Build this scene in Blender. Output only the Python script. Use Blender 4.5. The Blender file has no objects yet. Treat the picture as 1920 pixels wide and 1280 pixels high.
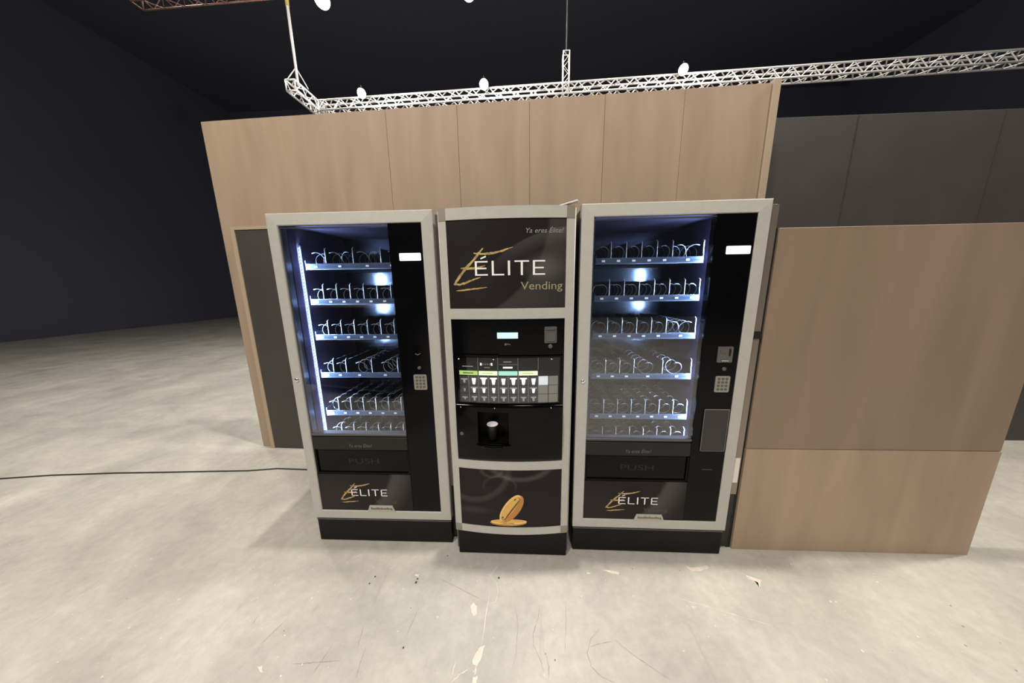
import bpy, math, random
from mathutils import Matrix, Vector
random.seed(7)
sc = bpy.context.scene
COL = sc.collection

# ---------------------------------------------------------------- camera
cam = bpy.data.cameras.new('camera')
cam.sensor_fit = 'HORIZONTAL'; cam.sensor_width = 36; cam.lens = 36 * 540 / 1920
cam.clip_start = 0.02; cam.clip_end = 200
co = bpy.data.objects.new('camera', cam); COL.objects.link(co)
_r = Vector((0.99899595, 0.04248172, -0.01422663)); _u = Vector((0.00590217, 0.18998801, 0.98176867)); _f = Vector((-0.04441011, 0.98086689, -0.18954652))
m = Matrix(((_r.x, _u.x, -_f.x, 0), (_r.y, _u.y, -_f.y, 0), (_r.z, _u.z, -_f.z, 0), (0, 0, 0, 1)))
co.matrix_world = Matrix.Translation((0, -1.3527, 1.4787)) @ m
sc.camera = co
sc.view_settings.view_transform = 'Standard'; sc.view_settings.look = 'None'
sc.view_settings.exposure = 0.0; sc.view_settings.gamma = 1.0; sc.view_settings.use_curve_mapping = False

# ---------------------------------------------------------------- world and hall light
w = bpy.data.worlds.new('dark_hall_air'); sc.world = w; w.use_nodes = True
w.node_tree.nodes['Background'].inputs[0].default_value = (0.75, 0.85, 1.0, 1)
w.node_tree.nodes['Background'].inputs[1].default_value = 0.02

def area(name, loc, target, size, power, col=(1, .93, .82)):
    l = bpy.data.lights.new(name, 'AREA'); l.shape = 'DISK'; l.size = size; l.energy = power; l.color = col
    o = bpy.data.objects.new(name, l); COL.objects.link(o); o.location = loc
    d = Vector(target) - Vector(loc); o.rotation_euler = d.to_track_quat('-Z', 'Y').to_euler()
    return o
area('hall_lamp_overhead', (0.0, 0.22, 7.5), (0, -0.6, 0), 0.18, 235)
area('hall_lamp_front_left', (-4.2, -6.0, 7.0), (-0.6, 0.5, 1.6), 1.0, 470)
area('hall_lamp_front_right', (3.4, -6.5, 7.0), (0.6, 0.5, 1.2), 1.0, 110)
area('hall_lamp_far_left', (-6.5, 4.0, 7.5), (-5.0, 1.5, 0), 0.6, 150)
area('hall_lamp_right', (4.6, 0.5, 6.2), (-1.0, 0.0, 0), 0.25, 170)
area('hall_lamp_behind_viewer', (0.3, -4.0, 7.5), (0.3, -3.2, 0), 1.0, 180)

# ---------------------------------------------------------------- materials
def mat(name, col, rough=.5, metal=0., coat=0., spec=.5, emit=None, estr=1., var=0., vscale=8., bump=0.):
    m = bpy.data.materials.new(name); m.use_nodes = True; nt = m.node_tree; b = nt.nodes['Principled BSDF']
    b.inputs['Base Color'].default_value = (*col, 1); b.inputs['Roughness'].default_value = rough; b.inputs['Metallic'].default_value = metal
    b.inputs['Coat Weight'].default_value = coat; b.inputs['Specular IOR Level'].default_value = spec
    if emit: b.inputs['Emission Color'].default_value = (*emit, 1); b.inputs['Emission Strength'].default_value = estr
    if var or bump:
        tc = nt.nodes.new('ShaderNodeTexCoord'); n = nt.nodes.new('ShaderNodeTexNoise'); n.inputs['Scale'].default_value = vscale; n.inputs['Detail'].default_value = 6
        nt.links.new(tc.outputs['Object'], n.inputs['Vector'])
        if var:
            r = nt.nodes.new('ShaderNodeValToRGB'); r.color_ramp.elements[0].position = .3; r.color_ramp.elements[1].position = .7
            r.color_ramp.elements[0].color = (*[c * (1 - var) for c in col], 1); r.color_ramp.elements[1].color = (*[min(1, c * (1 + var)) for c in col], 1)
            nt.links.new(n.outputs['Fac'], r.inputs['Fac']); nt.links.new(r.outputs['Color'], b.inputs['Base Color'])
        if bump:
            bp = nt.nodes.new('ShaderNodeBump'); bp.inputs['Strength'].default_value = bump; bp.inputs['Distance'].default_value = .002
            nt.links.new(n.outputs['Fac'], bp.inputs['Height']); nt.links.new(bp.outputs['Normal'], b.inputs['Normal'])
    return m
M = {}
M['silver'] = mat('silver_painted_metal', (.475, .462, .43), .5, 0., var=.04, vscale=30)
M['silver_tan'] = mat('corner_plastic', (.27, .25, .20), .45, .2)
M['body'] = mat('dark_cabinet_metal', (.022, .020, .020), .45, .3, var=.1)
M['body_grey'] = mat('grey_cabinet_metal', (.16, .155, .155), .4, .5)
M['flange'] = mat('brushed_flange_metal', (.30, .25, .21), .35, .6)
M['plinth'] = mat('matt_black_plinth', (.0115, .009, .0095), .55, var=.15, spec=.15)
M['black'] = mat('black_acrylic', (.003, .003, .0038), .12, spec=.14)
M['blackgloss'] = mat('black_gloss_plastic', (.0025, .0025, .003), .09, spec=.16)
M['blackmatt'] = mat('black_matt_plastic', (.004, .0035, .0035), .45, spec=.15)
M['strip'] = mat('dark_grey_print', (.020, .019, .019), .3, spec=.2)
M['line_black'] = mat('black_rubber', (.003, .003, .003), .6)
M['lining'] = mat('dark_blue_grey_lining', (.085, .070, .125), .75, 0., spec=.1)
M['backwall'] = mat('semi_gloss_back_panel', (.22, .25, .32), .17, 1.)
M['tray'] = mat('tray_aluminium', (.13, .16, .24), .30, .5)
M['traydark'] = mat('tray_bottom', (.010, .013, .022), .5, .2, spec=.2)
M['wire'] = mat('spiral_wire', (.26, .29, .35), .30, .5)
M['divider'] = mat('tray_divider_metal', (.018, .024, .040), .35, .3, spec=.3)
M['dividerl'] = mat('divider_front_edge', (.7, .74, .8), .3, .4)
M['tag'] = mat('white_price_label', (.92, .94, .97), .5)
M['led'] = mat('led_chip', (.02, .02, .02), .4, emit=(.72, .84, 1), estr=2.0)
M['ledbase'] = mat('led_strip_base', (.006, .007, .012), .6, spec=.1)
M['lcd'] = mat('white_lcd', (.8, .9, 1), .3, emit=(.86, .94, 1), estr=1.1)
M['lcdc'] = mat('cyan_lcd', (.4, .8, .9), .3, emit=(.50, .86, .95), estr=.85)
M['keypad'] = mat('keypad_steel', (.33, .32, .28), .4, .4)
M['key'] = mat('keypad_key', (.10, .095, .085), .45)
M['greyplastic'] = mat('grey_plastic', (.10, .095, .09), .4)
M['coinmetal'] = mat('coin_entry_metal', (.16, .155, .15), .3, .5)
M['chrome'] = mat('chrome', (.85, .85, .83), .12, 1)
M['white'] = mat('white_print', (.92, .92, .94), .5)
M['whitep'] = mat('white_plastic', (.75, .72, .66), .5)
M['gold'] = mat('gold_print', (.52, .37, .15), .45, .2, var=.45, vscale=60)
M['golddim'] = mat('olive_gold_print', (.34, .31, .17), .5)
M['vend_dim'] = mat('dim_olive_print', (.075, .068, .04), .5)
M['slogan'] = mat('grey_print', (.30, .29, .27), .5)
M['slogan_dim'] = mat('dim_grey_print', (.13, .13, .13), .5)
M['rail'] = mat('grey_glass_rail', (.12, .12, .14), .3, .6)
M['push'] = mat('moulded_letters', (.010, .010, .011), .15, spec=.3)
M['badge'] = mat('badge_silver', (.45, .43, .39), .4, .2)
M['badgetxt'] = mat('badge_print', (.12, .08, .06), .5)
M['plate'] = mat('smoked_plate', (.026, .023, .024), .25)
M['plateedge'] = mat('plate_edge', (.20, .19, .19), .35)
M['cup'] = mat('black_paper_cup', (.012, .011, .011), .45)
M['cupin'] = mat('white_cup_lining', (.85, .84, .86), .5)
M['truss'] = mat('truss_aluminium', (.82, .80, .80), .35, .45)
M['wood_edge'] = mat('pale_board_edge', (.42, .33, .24), .6)
M['cable'] = mat('black_cable', (.015, .015, .015), .5)
M['rope'] = mat('white_pole', (.62, .60, .60), .4)
M['yellow'] = mat('yellow_hoist_paint', (.42, .34, .10), .5)
M['rust'] = mat('reddish_truss_paint', (.20, .10, .075), .5)
M['darkgrey'] = mat('dark_grey_panel', (.050, .043, .041), .55, var=.08, vscale=3)
M['hall'] = mat('haze_tinted_hall_cloth', (.095, .105, .150), .95)  # bluish lift stands in for hall haze, put into the wall colour
M['ceil'] = mat('haze_tinted_ceiling', (.095, .105, .145), .95)  # same haze lift painted into the ceiling colour
M['lampglass'] = mat('lamp_lens', (1, 1, 1), .3, emit=(1, .98, .94), estr=30)

def wood(k=1., name='plywood'):
    m = bpy.data.materials.new(name); m.use_nodes = True; nt = m.node_tree; b = nt.nodes['Principled BSDF']
    tc = nt.nodes.new('ShaderNodeTexCoord'); mp = nt.nodes.new('ShaderNodeMapping'); mp.inputs['Scale'].default_value = (5, 5, .7)
    n = nt.nodes.new('ShaderNodeTexNoise'); n.inputs['Scale'].default_value = 1.3; n.inputs['Detail'].default_value = 5; n.inputs['Distortion'].default_value = .6
    r = nt.nodes.new('ShaderNodeValToRGB'); r.color_ramp.elements[0].position = .3; r.color_ramp.elements[1].position = .72
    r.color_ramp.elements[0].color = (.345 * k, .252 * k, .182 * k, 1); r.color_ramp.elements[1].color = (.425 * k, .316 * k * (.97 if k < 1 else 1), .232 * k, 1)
    nt.links.new(tc.outputs['Object'], mp.inputs['Vector']); nt.links.new(mp.outputs[0], n.inputs['Vector']); nt.links.new(n.outputs['Fac'], r.inputs['Fac'])
    nt.links.new(r.outputs['Color'], b.inputs['Base Color']); b.inputs['Roughness'].default_value = .55; b.inputs['Specular IOR Level'].default_value = .3
    return m
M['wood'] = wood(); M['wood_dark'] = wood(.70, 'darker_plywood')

def concrete():
    m = bpy.data.materials.new('worn_concrete'); m.use_nodes = True; nt = m.node_tree; N = nt.nodes; Lk = nt.links; b = N['Principled BSDF']
    tc = N.new('ShaderNodeTexCoord')
    def noise(scale, detail=8, rough=.55, dist=0, vec=None):
        n = N.new('ShaderNodeTexNoise'); n.inputs['Scale'].default_value = scale; n.inputs['Detail'].default_value = detail
        n.inputs['Roughness'].default_value = rough; n.inputs['Distortion'].default_value = dist
        Lk.new(vec if vec else tc.outputs['Object'], n.inputs['Vector']); return n
    def ramp(src, a, bb, ca, cb):
        r = N.new('ShaderNodeValToRGB'); r.color_ramp.elements[0].position = a; r.color_ramp.elements[1].position = bb
        r.color_ramp.elements[0].color = ca; r.color_ramp.elements[1].color = cb; Lk.new(src, r.inputs['Fac']); return r
    def mix(mode, f, a, c):
        x = N.new('ShaderNodeMix'); x.data_type = 'RGBA'; x.blend_type = mode
        if isinstance(f, float): x.inputs[0].default_value = f
        else: Lk.new(f, x.inputs[0])
        Lk.new(a, x.inputs[6])
        if isinstance(c, tuple): x.inputs[7].default_value = c
        else: Lk.new(c, x.inputs[7])
        return x.outputs[2]
    base = ramp(noise(1.6, 9, .6, .5).outputs['Fac'], .30, .70, (.42, .405, .375, 1), (.63, .605, .545, 1)).outputs[0]
    fine = ramp(noise(22, 8, .7).outputs['Fac'], .3, .7, (.88, .88, .88, 1), (1.08, 1.08, 1.07, 1)).outputs[0]
    c = mix('MULTIPLY', 1.0, base, fine)
    # drag marks: noise stretched along y
    mp = N.new('ShaderNodeMapping'); mp.inputs['Rotation'].default_value = (0, 0, .35); mp.inputs['Scale'].default_value = (14, 1.2, 1); Lk.new(tc.outputs['Object'], mp.inputs['Vector'])
    st = ramp(noise(1.5, 6, .6, .3, mp.outputs[0]).outputs['Fac'], .62, .74, (0, 0, 0, 1), (.35, .35, .35, 1)).outputs[0]
    c = mix('MIX', st, c, (.30, .28, .26, 1))
    sp = ramp(noise(38, 3, .5).outputs['Fac'], .71, .75, (0, 0, 0, 1), (.7, .7, .7, 1)).outputs[0]
    c = mix('MIX', sp, c, (.74, .70, .62, 1))
    Lk.new(c, b.inputs['Base Color'])
    rr = ramp(noise(5, 6).outputs['Fac'], .3, .7, (.34, .34, .34, 1), (.58, .58, .58, 1)).outputs[0]
    Lk.new(rr, b.inputs['Roughness'])
    bp = N.new('ShaderNodeBump'); bp.inputs['Strength'].default_value = .25; bp.inputs['Distance'].default_value = .003
    Lk.new(noise(30, 8, .7).outputs['Fac'], bp.inputs['Height']); Lk.new(bp.outputs[0], b.inputs['Normal'])
    return m
M['floor'] = concrete()
M['chip'] = mat('pale_paint_chips', (.80, .71, .62), .6, var=.12, vscale=60)
M['scuff'] = mat('dark_scuffs', (.30, .28, .26), .55, var=.25, vscale=80)
M['hole'] = mat('dark_pits', (.06, .055, .05), .8)

def glass(name='display_glass', f0=.10):
    m = bpy.data.materials.new(name); m.use_nodes = True; nt = m.node_tree; N = nt.nodes; Lk = nt.links
    for n in list(N):
        if n.type != 'OUTPUT_MATERIAL': N.remove(n)
    out = [n for n in N if n.type == 'OUTPUT_MATERIAL'][0]
    t = N.new('ShaderNodeBsdfTransparent'); t.inputs[0].default_value = (.93, .95, .97, 1)
    g = N.new('ShaderNodeBsdfGlossy'); g.inputs['Roughness'].default_value = .02
    lw = N.new('ShaderNodeLayerWeight'); lw.inputs['Blend'].default_value = .5
    p = N.new('ShaderNodeMath'); p.operation = 'POWER'; p.inputs[1].default_value = 4; Lk.new(lw.outputs['Facing'], p.inputs[0])
    ma = N.new('ShaderNodeMath'); ma.operation = 'MULTIPLY_ADD'; ma.inputs[1].default_value = .85; ma.inputs[2].default_value = f0; Lk.new(p.outputs[0], ma.inputs[0])
    mx = N.new('ShaderNodeMixShader'); Lk.new(ma.outputs[0], mx.inputs[0]); Lk.new(t.outputs[0], mx.inputs[1]); Lk.new(g.outputs[0], mx.inputs[2]); Lk.new(mx.outputs[0], out.inputs[0])
    return m
M['glass'] = glass(); M['cover'] = glass('menu_cover_plastic', .03)

def poster(name, kind):
    """printed artwork: charcoal ground with soft grey swooshes, in panel coordinates (x across, z up)"""
    m = bpy.data.materials.new(name); m.use_nodes = True; nt = m.node_tree; N = nt.nodes; Lk = nt.links; b = N['Principled BSDF']
    tc = N.new('ShaderNodeTexCoord'); sx = N.new('ShaderNodeSeparateXYZ'); Lk.new(tc.outputs['Object'], sx.inputs[0])
    def op(o, a, c=None, d=None):
        n = N.new('ShaderNodeMath'); n.operation = o
        for i, v in enumerate((a, c, d)):
            if v is None: continue
            if isinstance(v, (int, float)): n.inputs[i].default_value = v
            else: Lk.new(v, n.inputs[i])
        return n.outputs[0]
    def dist(x0, z0, ax=1., az=1.):
        a = op('MULTIPLY', op('SUBTRACT', sx.outputs[0], x0), ax); c = op('MULTIPLY', op('SUBTRACT', sx.outputs[2], z0), az)
        return op('SQRT', op('ADD', op('MULTIPLY', a, a), op('MULTIPLY', c, c)))
    def smooth(v, a, c):
        n = N.new('ShaderNodeMapRange'); n.interpolation_type = 'SMOOTHSTEP'; Lk.new(v, n.inputs[0]); n.inputs[1].default_value = a; n.inputs[2].default_value = c; return n.outputs[0]
    terms = []
    if kind == 'top':
        d = dist(.66, 1.10)                       # big arc: bright rim fading inwards
        terms.append((op('MULTIPLY', op('MULTIPLY', smooth(d, .645, .635), smooth(d, .56, .64)), smooth(sx.outputs[0], .16, .42)), .035))
        d2 = dist(.02, 1.80)                      # pale lower right field
        terms.append((op('MULTIPLY', smooth(d2, .47, .49), smooth(d2, .85, .50)), .028))
        terms.append((smooth(dist(.47, 1.56, 1, 1.5), .13, 0.), .050))
        terms.append((smooth(dist(.15, 1.50), .2, 0.), .006))
    elif kind == 'low':                           # lower panel of the snack machines
        d = dist(.0, .60)
        terms.append((op('MULTIPLY', smooth(d, .49, .52), smooth(d, .66, .52)), .050))
        terms.append((smooth(dist(.12, .30), .25, 0.), .008))
    elif kind == 'coffee':
        d = dist(.10, .56, 1, 1)
        terms.append((op('MULTIPLY', smooth(d, .175, .19), smooth(d, .225, .20)), .025))
        d = dist(.42, .57, 1, 1.6)
        for (x0, z0, r0, wd, am) in ((.36, .62, .175, .03, .040), (.25, .445, .085, .012, .022), (.21, .545, .055, .018, .030)):
            dd = op('ABSOLUTE', op('SUBTRACT', dist(x0, z0, 1, 1.35), r0))
            terms.append((op('MULTIPLY', smooth(dd, wd, 0.), smooth(sx.outputs[2], .40, .48)), am))
        terms.append((smooth(dist(.10, .30, .6, 3.), .09, 0.), .022))
    base = (.0155, .0125, .0125) if kind == 'top' else (.0145, .0110, .0115)
    acc = None
    for t, a in terms:
        v = op('MULTIPLY', t, a); acc = v if acc is None else op('ADD', acc, v)
    cc = N.new('ShaderNodeCombineXYZ')
    for i in range(3): Lk.new(op('ADD', op('MULTIPLY', acc, (1, .98, .98)[i]), base[i]), cc.inputs[i])
    Lk.new(cc.outputs[0], b.inputs['Base Color']); b.inputs['Roughness'].default_value = .3; b.inputs['Specular IOR Level'].default_value = .4 if kind == 'top' else .16
    return m
M['poster_top'] = poster('charcoal_poster_print', 'top')
M['poster_low'] = poster('charcoal_lower_print', 'low')
M['poster_coffee'] = poster('charcoal_steam_print', 'coffee')

# ---------------------------------------------------------------- mesh helper
class MB:
    def __init__(s): s.v = []; s.f = []; s.mi = []; s.sm = []; s.mats = []
    def _m(s, m):
        if m is None: m = 0
        if isinstance(m, str):
            if m not in s.mats: s.mats.append(m)
            m = s.mats.index(m)
        return m
    def add(s, vs, fs, m=None, smooth=False):
        o = len(s.v); s.v += [tuple(v) for v in vs]; mi = s._m(m)
        for f in fs: s.f.append([i + o for i in f]); s.mi.append(mi); s.sm.append(smooth)
        return s
    def box(s, x0, x1, y0, y1, z0, z1, m=None, bev=0.):
        if bev > 0:
            b = min(bev, (x1 - x0) * .45, (y1 - y0) * .45, (z1 - z0) * .45)
            vs = []; ix = {}
            for sx_ in (0, 1):
                for sy in (0, 1):
                    for sz in (0, 1):
                        X, Y, Z = (x0, x1)[sx_], (y0, y1)[sy], (z0, z1)[sz]; dx, dy, dz = (b, -b)[sx_], (b, -b)[sy], (b, -b)[sz]
                        ix[(sx_, sy, sz)] = len(vs); vs += [(X, Y + dy, Z + dz), (X + dx, Y, Z + dz), (X + dx, Y + dy, Z)]
            fs = []
            def q(*k): fs.append([ix[a] + c for a, c in k])
            for a in (0, 1):
                q(((a, 0, 0), 0), ((a, 1, 0), 0), ((a, 1, 1), 0), ((a, 0, 1), 0)); q(((0, a, 0), 1), ((1, a, 0), 1), ((1, a, 1), 1), ((0, a, 1), 1)); q(((0, 0, a), 2), ((1, 0, a), 2), ((1, 1, a), 2), ((0, 1, a), 2))
                for c in (0, 1):
                    q(((a, c, 0), 0), ((a, c, 1), 0), ((a, c, 1), 1), ((a, c, 0), 1)); q(((a, 0, c), 0), ((a, 1, c), 0), ((a, 1, c), 2), ((a, 0, c), 2)); q(((0, a, c), 1), ((1, a, c), 1), ((1, a, c), 2), ((0, a, c), 2))
            for k in ix: fs.append([ix[k], ix[k] + 1, ix[k] + 2])
            cx, cy, cz = (x0 + x1) / 2, (y0 + y1) / 2, (z0 + z1) / 2; out = []
            for f in fs:
                a, b_, c_ = [Vector(vs[i]) for i in f[:3]]; n = (b_ - a).cross(c_ - a); ce = sum((Vector(vs[i]) for i in f), Vector()) / len(f) - Vector((cx, cy, cz))
                out.append(f if n.dot(ce) > 0 else f[::-1])
            return s.add(vs, out, m)
        vs = [(x0, y0, z0), (x1, y0, z0), (x1, y1, z0), (x0, y1, z0), (x0, y0, z1), (x1, y0, z1), (x1, y1, z1), (x0, y1, z1)]
        return s.add(vs, [(0, 3, 2, 1), (4, 5, 6, 7), (0, 1, 5, 4), (1, 2, 6, 5), (2, 3, 7, 6), (3, 0, 4, 7)], m)
    def tube(s, pts, r, n=8, m=None, cap=True, closed=False):
        pts = [Vector(p) for p in pts]; k = len(pts); rr = r if isinstance(r, (list, tuple)) else [r] * k
        vs = []; up = None
        for i, p in enumerate(pts):
            t = (pts[min(i + 1, k - 1)] - pts[max(i - 1, 0)]).normalized()
            if up is None: up = Vector((0, 0, 1)) if abs(t.z) < .9 else Vector((1, 0, 0))
            a = t.cross(up); a = a.normalized() if a.length > 1e-6 else Vector((1, 0, 0)); up = a.cross(t).normalized()
            for j in range(n):
                th = 2 * math.pi * j / n; vs.append(p + (a * math.cos(th) + up * math.sin(th)) * rr[i])
        fs = [(i * n + j, i * n + (j + 1) % n, (i + 1) * n + (j + 1) % n, (i + 1) * n + j) for i in range(k - 1) for j in range(n)]
        if cap: fs += [tuple(range(n))[::-1], tuple((k - 1) * n + j for j in range(n))]
        return s.add(vs, fs, m, True)
    def lathe(s, prof, c, axis='z', n=24, m=None):
        vs = []
        for r, h in prof:
            for j in range(n):
                th = 2 * math.pi * j / n; a, b = r * math.cos(th), r * math.sin(th)
                vs.append((c[0] + a, c[1] + b, c[2] + h) if axis == 'z' else (c[0] + a, c[1] + h, c[2] + b))
        k = len(prof); fs = [(i * n + j, i * n + (j + 1) % n, (i + 1) * n + (j + 1) % n, (i + 1) * n + j) for i in range(k - 1) for j in range(n)]
        if axis != 'z': fs = [f[::-1] for f in fs]
        return s.add(vs, fs, m, True)
    def poly(s, pts, y, th, m=None):
        """x-z outline (counter-clockwise seen from -y) made a slab from y (front) to y+th; y may be a function of x"""
        fy = y if callable(y) else (lambda x: y)
        n = len(pts); vs = [(x, fy(x), z) for x, z in pts] + [(x, fy(x) + th, z) for x, z in pts]
        fs = [tuple(range(n)), tuple(range(2 * n - 1, n - 1, -1))] + [(i, i + n, (i + 1) % n + n, (i + 1) % n) for i in range(n)]
        return s.add(vs, fs, m)
    def build(s, name, m=None, parent=None, loc=None):
        me = bpy.data.meshes.new(name); me.from_pydata(s.v, [], s.f)
        if m is not None and not s.mats: s.mats = [m]
        for k in s.mats: me.materials.append(M[k])
        for p, i, q in zip(me.polygons, s.mi, s.sm): p.material_index = i; p.use_smooth = q
        me.update()
        o = bpy.data.objects.new(name, me); COL.objects.link(o)
        if parent: o.parent = parent
        if loc: o.location = loc
        return o
def tag(o, label=None, cat=None, group=None, kind=None):
    if label: o['label'] = label
    if cat: o['category'] = cat
    if group: o['group'] = group
    if kind: o['kind'] = kind
    return o
def empty(name, loc, rz, label, cat, group=None):
    o = bpy.data.objects.new(name, None); COL.objects.link(o); o.location = loc; o.rotation_euler = (0, 0, rz); o.empty_display_size = .1
    return tag(o, label, cat, group)
def rrect(x0, x1, z0, z1, r, n=4):
    pts = []
    for cx, cz, a0 in ((x1 - r, z1 - r, 0), (x0 + r, z1 - r, 90), (x0 + r, z0 + r, 180), (x1 - r, z0 + r, 270)):
        for i in range(n + 1):
            a = math.radians(a0 + 90 * i / n); pts.append((cx + r * math.cos(a), cz + r * math.sin(a)))
    return pts
def text_mb(txt, x0, x1, z0, z1, y, shear=0., th=.0006, mb=None, m=None):
    c = bpy.data.curves.new('lettering', 'FONT'); c.body = txt; c.size = 1; c.extrude = 0; c.resolution_u = 3; c.shear = shear
    o = bpy.data.objects.new('lettering', c); COL.objects.link(o); dg = bpy.context.evaluated_depsgraph_get(); dg.update()
    me = bpy.data.meshes.new_from_object(o.evaluated_get(dg)); vs = [v.co.copy() for v in me.vertices]; fs = [tuple(p.vertices) for p in me.polygons]
    bpy.data.objects.remove(o); bpy.data.curves.remove(c); bpy.data.meshes.remove(me)
    a, b = min(v.x for v in vs), max(v.x for v in vs); e, g = min(v.y for v in vs), max(v.y for v in vs)
    fy = y if callable(y) else (lambda x: y)
    out = []
    for v in vs:
        X = x0 + (v.x - a) / (b - a) * (x1 - x0); Z = z0 + (v.y - e) / (g - e) * (z1 - z0); out.append((X, fy(X), Z))
    mb = mb or MB(); mb.add(out, fs, m); return mb
def stroke(mb, pts, y, k=1., off=(0, 0), rough=.0, m=None):
    """brush stroke: x-z centre line with half widths"""
    fy = y if callable(y) else (lambda x: y)
    P = []
    for i in range(len(pts) - 1):
        for t in range(4):
            a, b = pts[i], pts[i + 1]; s_ = t / 4; P.append([a[j] + (b[j] - a[j]) * s_ for j in range(3)])
    P.append(list(pts[-1])); L_, R_ = [], []
    for i, p in enumerate(P):
        a, b = P[max(i - 1, 0)], P[min(i + 1, len(P) - 1)]; dx, dz = b[0] - a[0], b[1] - a[1]; l = math.hypot(dx, dz) or 1; nx, nz = -dz / l, dx / l
        wl = p[2] * (1 + random.uniform(-rough, rough)); wr = p[2] * (1 + random.uniform(-rough, rough))
        for lst, s_ in ((L_, wl), (R_, -wr)):
            X, Z = off[0] + (p[0] + nx * s_) * k, off[1] + (p[1] + nz * s_) * k; lst.append((X, fy(X), Z))
    n = len(P); mb.add(L_ + R_, [(i, i + n, i + n + 1, i + 1) for i in range(n - 1)], m); return mb

# ---------------------------------------------------------------- the setting
def floor():
    mb = MB(); mb.add([(-16, -12, 0), (16, -12, 0), (16, 16, 0), (-16, 16, 0)], [(0, 1, 2, 3)], 'floor')
    patches = [[(-0.262, -0.262), (-0.25, -0.249), (-0.232, -0.267), (-0.229, -0.296), (-0.241, -0.307), (-0.254, -0.291)], [(-0.194, -0.42), (-0.175, -0.414), (-0.184, -0.452), (-0.196, -0.483), (-0.216, -0.477), (-0.219, -0.464), (-0.206, -0.439)], [(-0.19, -0.112), (-0.179, -0.116), (-0.185, -0.123)], [(-0.207, -0.516), (-0.189, -0.511), (-0.191, -0.532), (-0.209, -0.533)], [(0.846, -0.035), (0.883, -0.041), (0.969, -0.028), (0.963, -0.044), (0.914, -0.06), (0.871, -0.061), (0.856, -0.051)], [(0.402, -0.068), (0.486, -0.078), (0.478, -0.093), (0.435, -0.082)], [(0.315, -0.086), (0.35, -0.088), (0.32, -0.095)], [(-0.584, -0.124), (-0.562, -0.125), (-0.561, -0.138), (-0.576, -0.135)], [(1.128, -0.076), (1.186, -0.099), (1.152, -0.138), (1.161, -0.114), (1.129, -0.094)], [(-1.073, -0.515), (-1.058, -0.512), (-1.034, -0.532), (-1.051, -0.529)], [(0.768, -0.235), (0.787, -0.234), (0.775, -0.245)]]
    lines = [([(-1.578, -0.042), (-1.555, 0.012), (-1.521, 0.065)], 5, 'w'), ([(-1.421, 0.034), (-1.402, 0.073), (-1.377, 0.119)], 4, 'w'), ([(-0.189, -0.12), (-0.164, -0.081), (-0.148, -0.058)], 3, 'w'), ([(-0.182, -0.123), (-0.15, -0.154), (-0.138, -0.201), (-0.148, -0.246), (-0.167, -0.249)], 3, 'w'), ([(-0.179, -0.209), (-0.184, -0.277), (-0.186, -0.355), (-0.189, -0.415)], 4, 'w'), ([(-0.202, -0.483), (-0.2, -0.508)], 7, 'w'), ([(-0.223, -0.488), (-0.262, -0.51), (-0.289, -0.535)], 4, 'w'), ([(-0.286, -0.468), (-0.289, -0.511)], 3, 'w'), ([(0.718, -0.197), (0.839, -0.232), (0.967, -0.271), (1.08, -0.303)], 3, 'w'), ([(1.034, -0.06), (1.101, -0.054), (1.137, -0.083)], 3, 'w'), ([(-0.99, -0.075), (-0.958, -0.037), (-0.917, -0.01)], 3, 'w'), ([(-1.13, -0.441), (-1.109, -0.393), (-1.09, -0.335)], 2.5, 'd'), ([(-1.234, -0.379), (-1.238, -0.337)], 2.5, 'd'), ([(-0.838, -0.53), (-0.827, -0.482), (-0.821, -0.436)], 2.5, 'd'), ([(-0.706, -0.451), (-0.716, -0.403), (-0.727, -0.362)], 2.5, 'd'), ([(-0.52, -0.397), (-0.513, -0.344), (-0.505, -0.281)], 2.5, 'd'), ([(-0.946, -0.502), (-0.853, -0.494), (-0.752, -0.482)], 2.5, 'd'), ([(-0.659, -0.532), (-0.669, -0.486), (-0.674, -0.436)], 2.5, 'd'), ([(0.064, -0.245), (0.054, -0.304), (0.027, -0.368), (0.029, -0.408), (0.058, -0.461), (0.065, -0.486)], 2.5, 'd'), ([(0.079, -0.434), (0.087, -0.477), (0.081, -0.522)], 2.5, 'd'), ([(0.327, -0.333), (0.275, -0.375), (0.247, -0.424), (0.254, -0.467), (0.29, -0.499), (0.332, -0.513)], 2.5, 'd'), ([(0.374, -0.377), (0.423, -0.418), (0.471, -0.451), (0.545, -0.498)], 2.5, 'd'), ([(0.263, -0.404), (0.311, -0.393), (0.361, -0.382)], 2, 'd'), ([(0.192, -0.191), (0.178, -0.311), (0.156, -0.427)], 1.5, 'd'), ([(-0.063, -0.212), (-0.037, -0.329), (-0.043, -0.433), (-0.055, -0.49)], 1.5, 'd'), ([(-0.446, -0.142), (-0.335, -0.187), (-0.223, -0.233)], 3, 'd')]
    dots = [(-0.561, -0.147), (-0.439, -0.014), (-0.787, -0.142), (-0.515, -0.434), (-0.561, -0.165), (-0.798, -0.178), (-0.141, -0.129)]
    def inside(P, k=3):                       # ragged outline of a paint chip
        out = []
        for i, p in enumerate(P):
            q = P[(i + 1) % len(P)]
            for t in range(k):
                s_ = t / k; out.append((p[0] + (q[0] - p[0]) * s_ + random.uniform(-.002, .002), p[1] + (q[1] - p[1]) * s_ + random.uniform(-.002, .002), .0006))
        return out
    for P in patches:
        v = inside(P); cx = sum(p[0] for p in v) / len(v); cy = sum(p[1] for p in v) / len(v); n = len(v)
        mb.add(v + [(cx, cy, .0006)], [(i, n, (i + 1) % n) for i in range(n)], 'chip')
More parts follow.
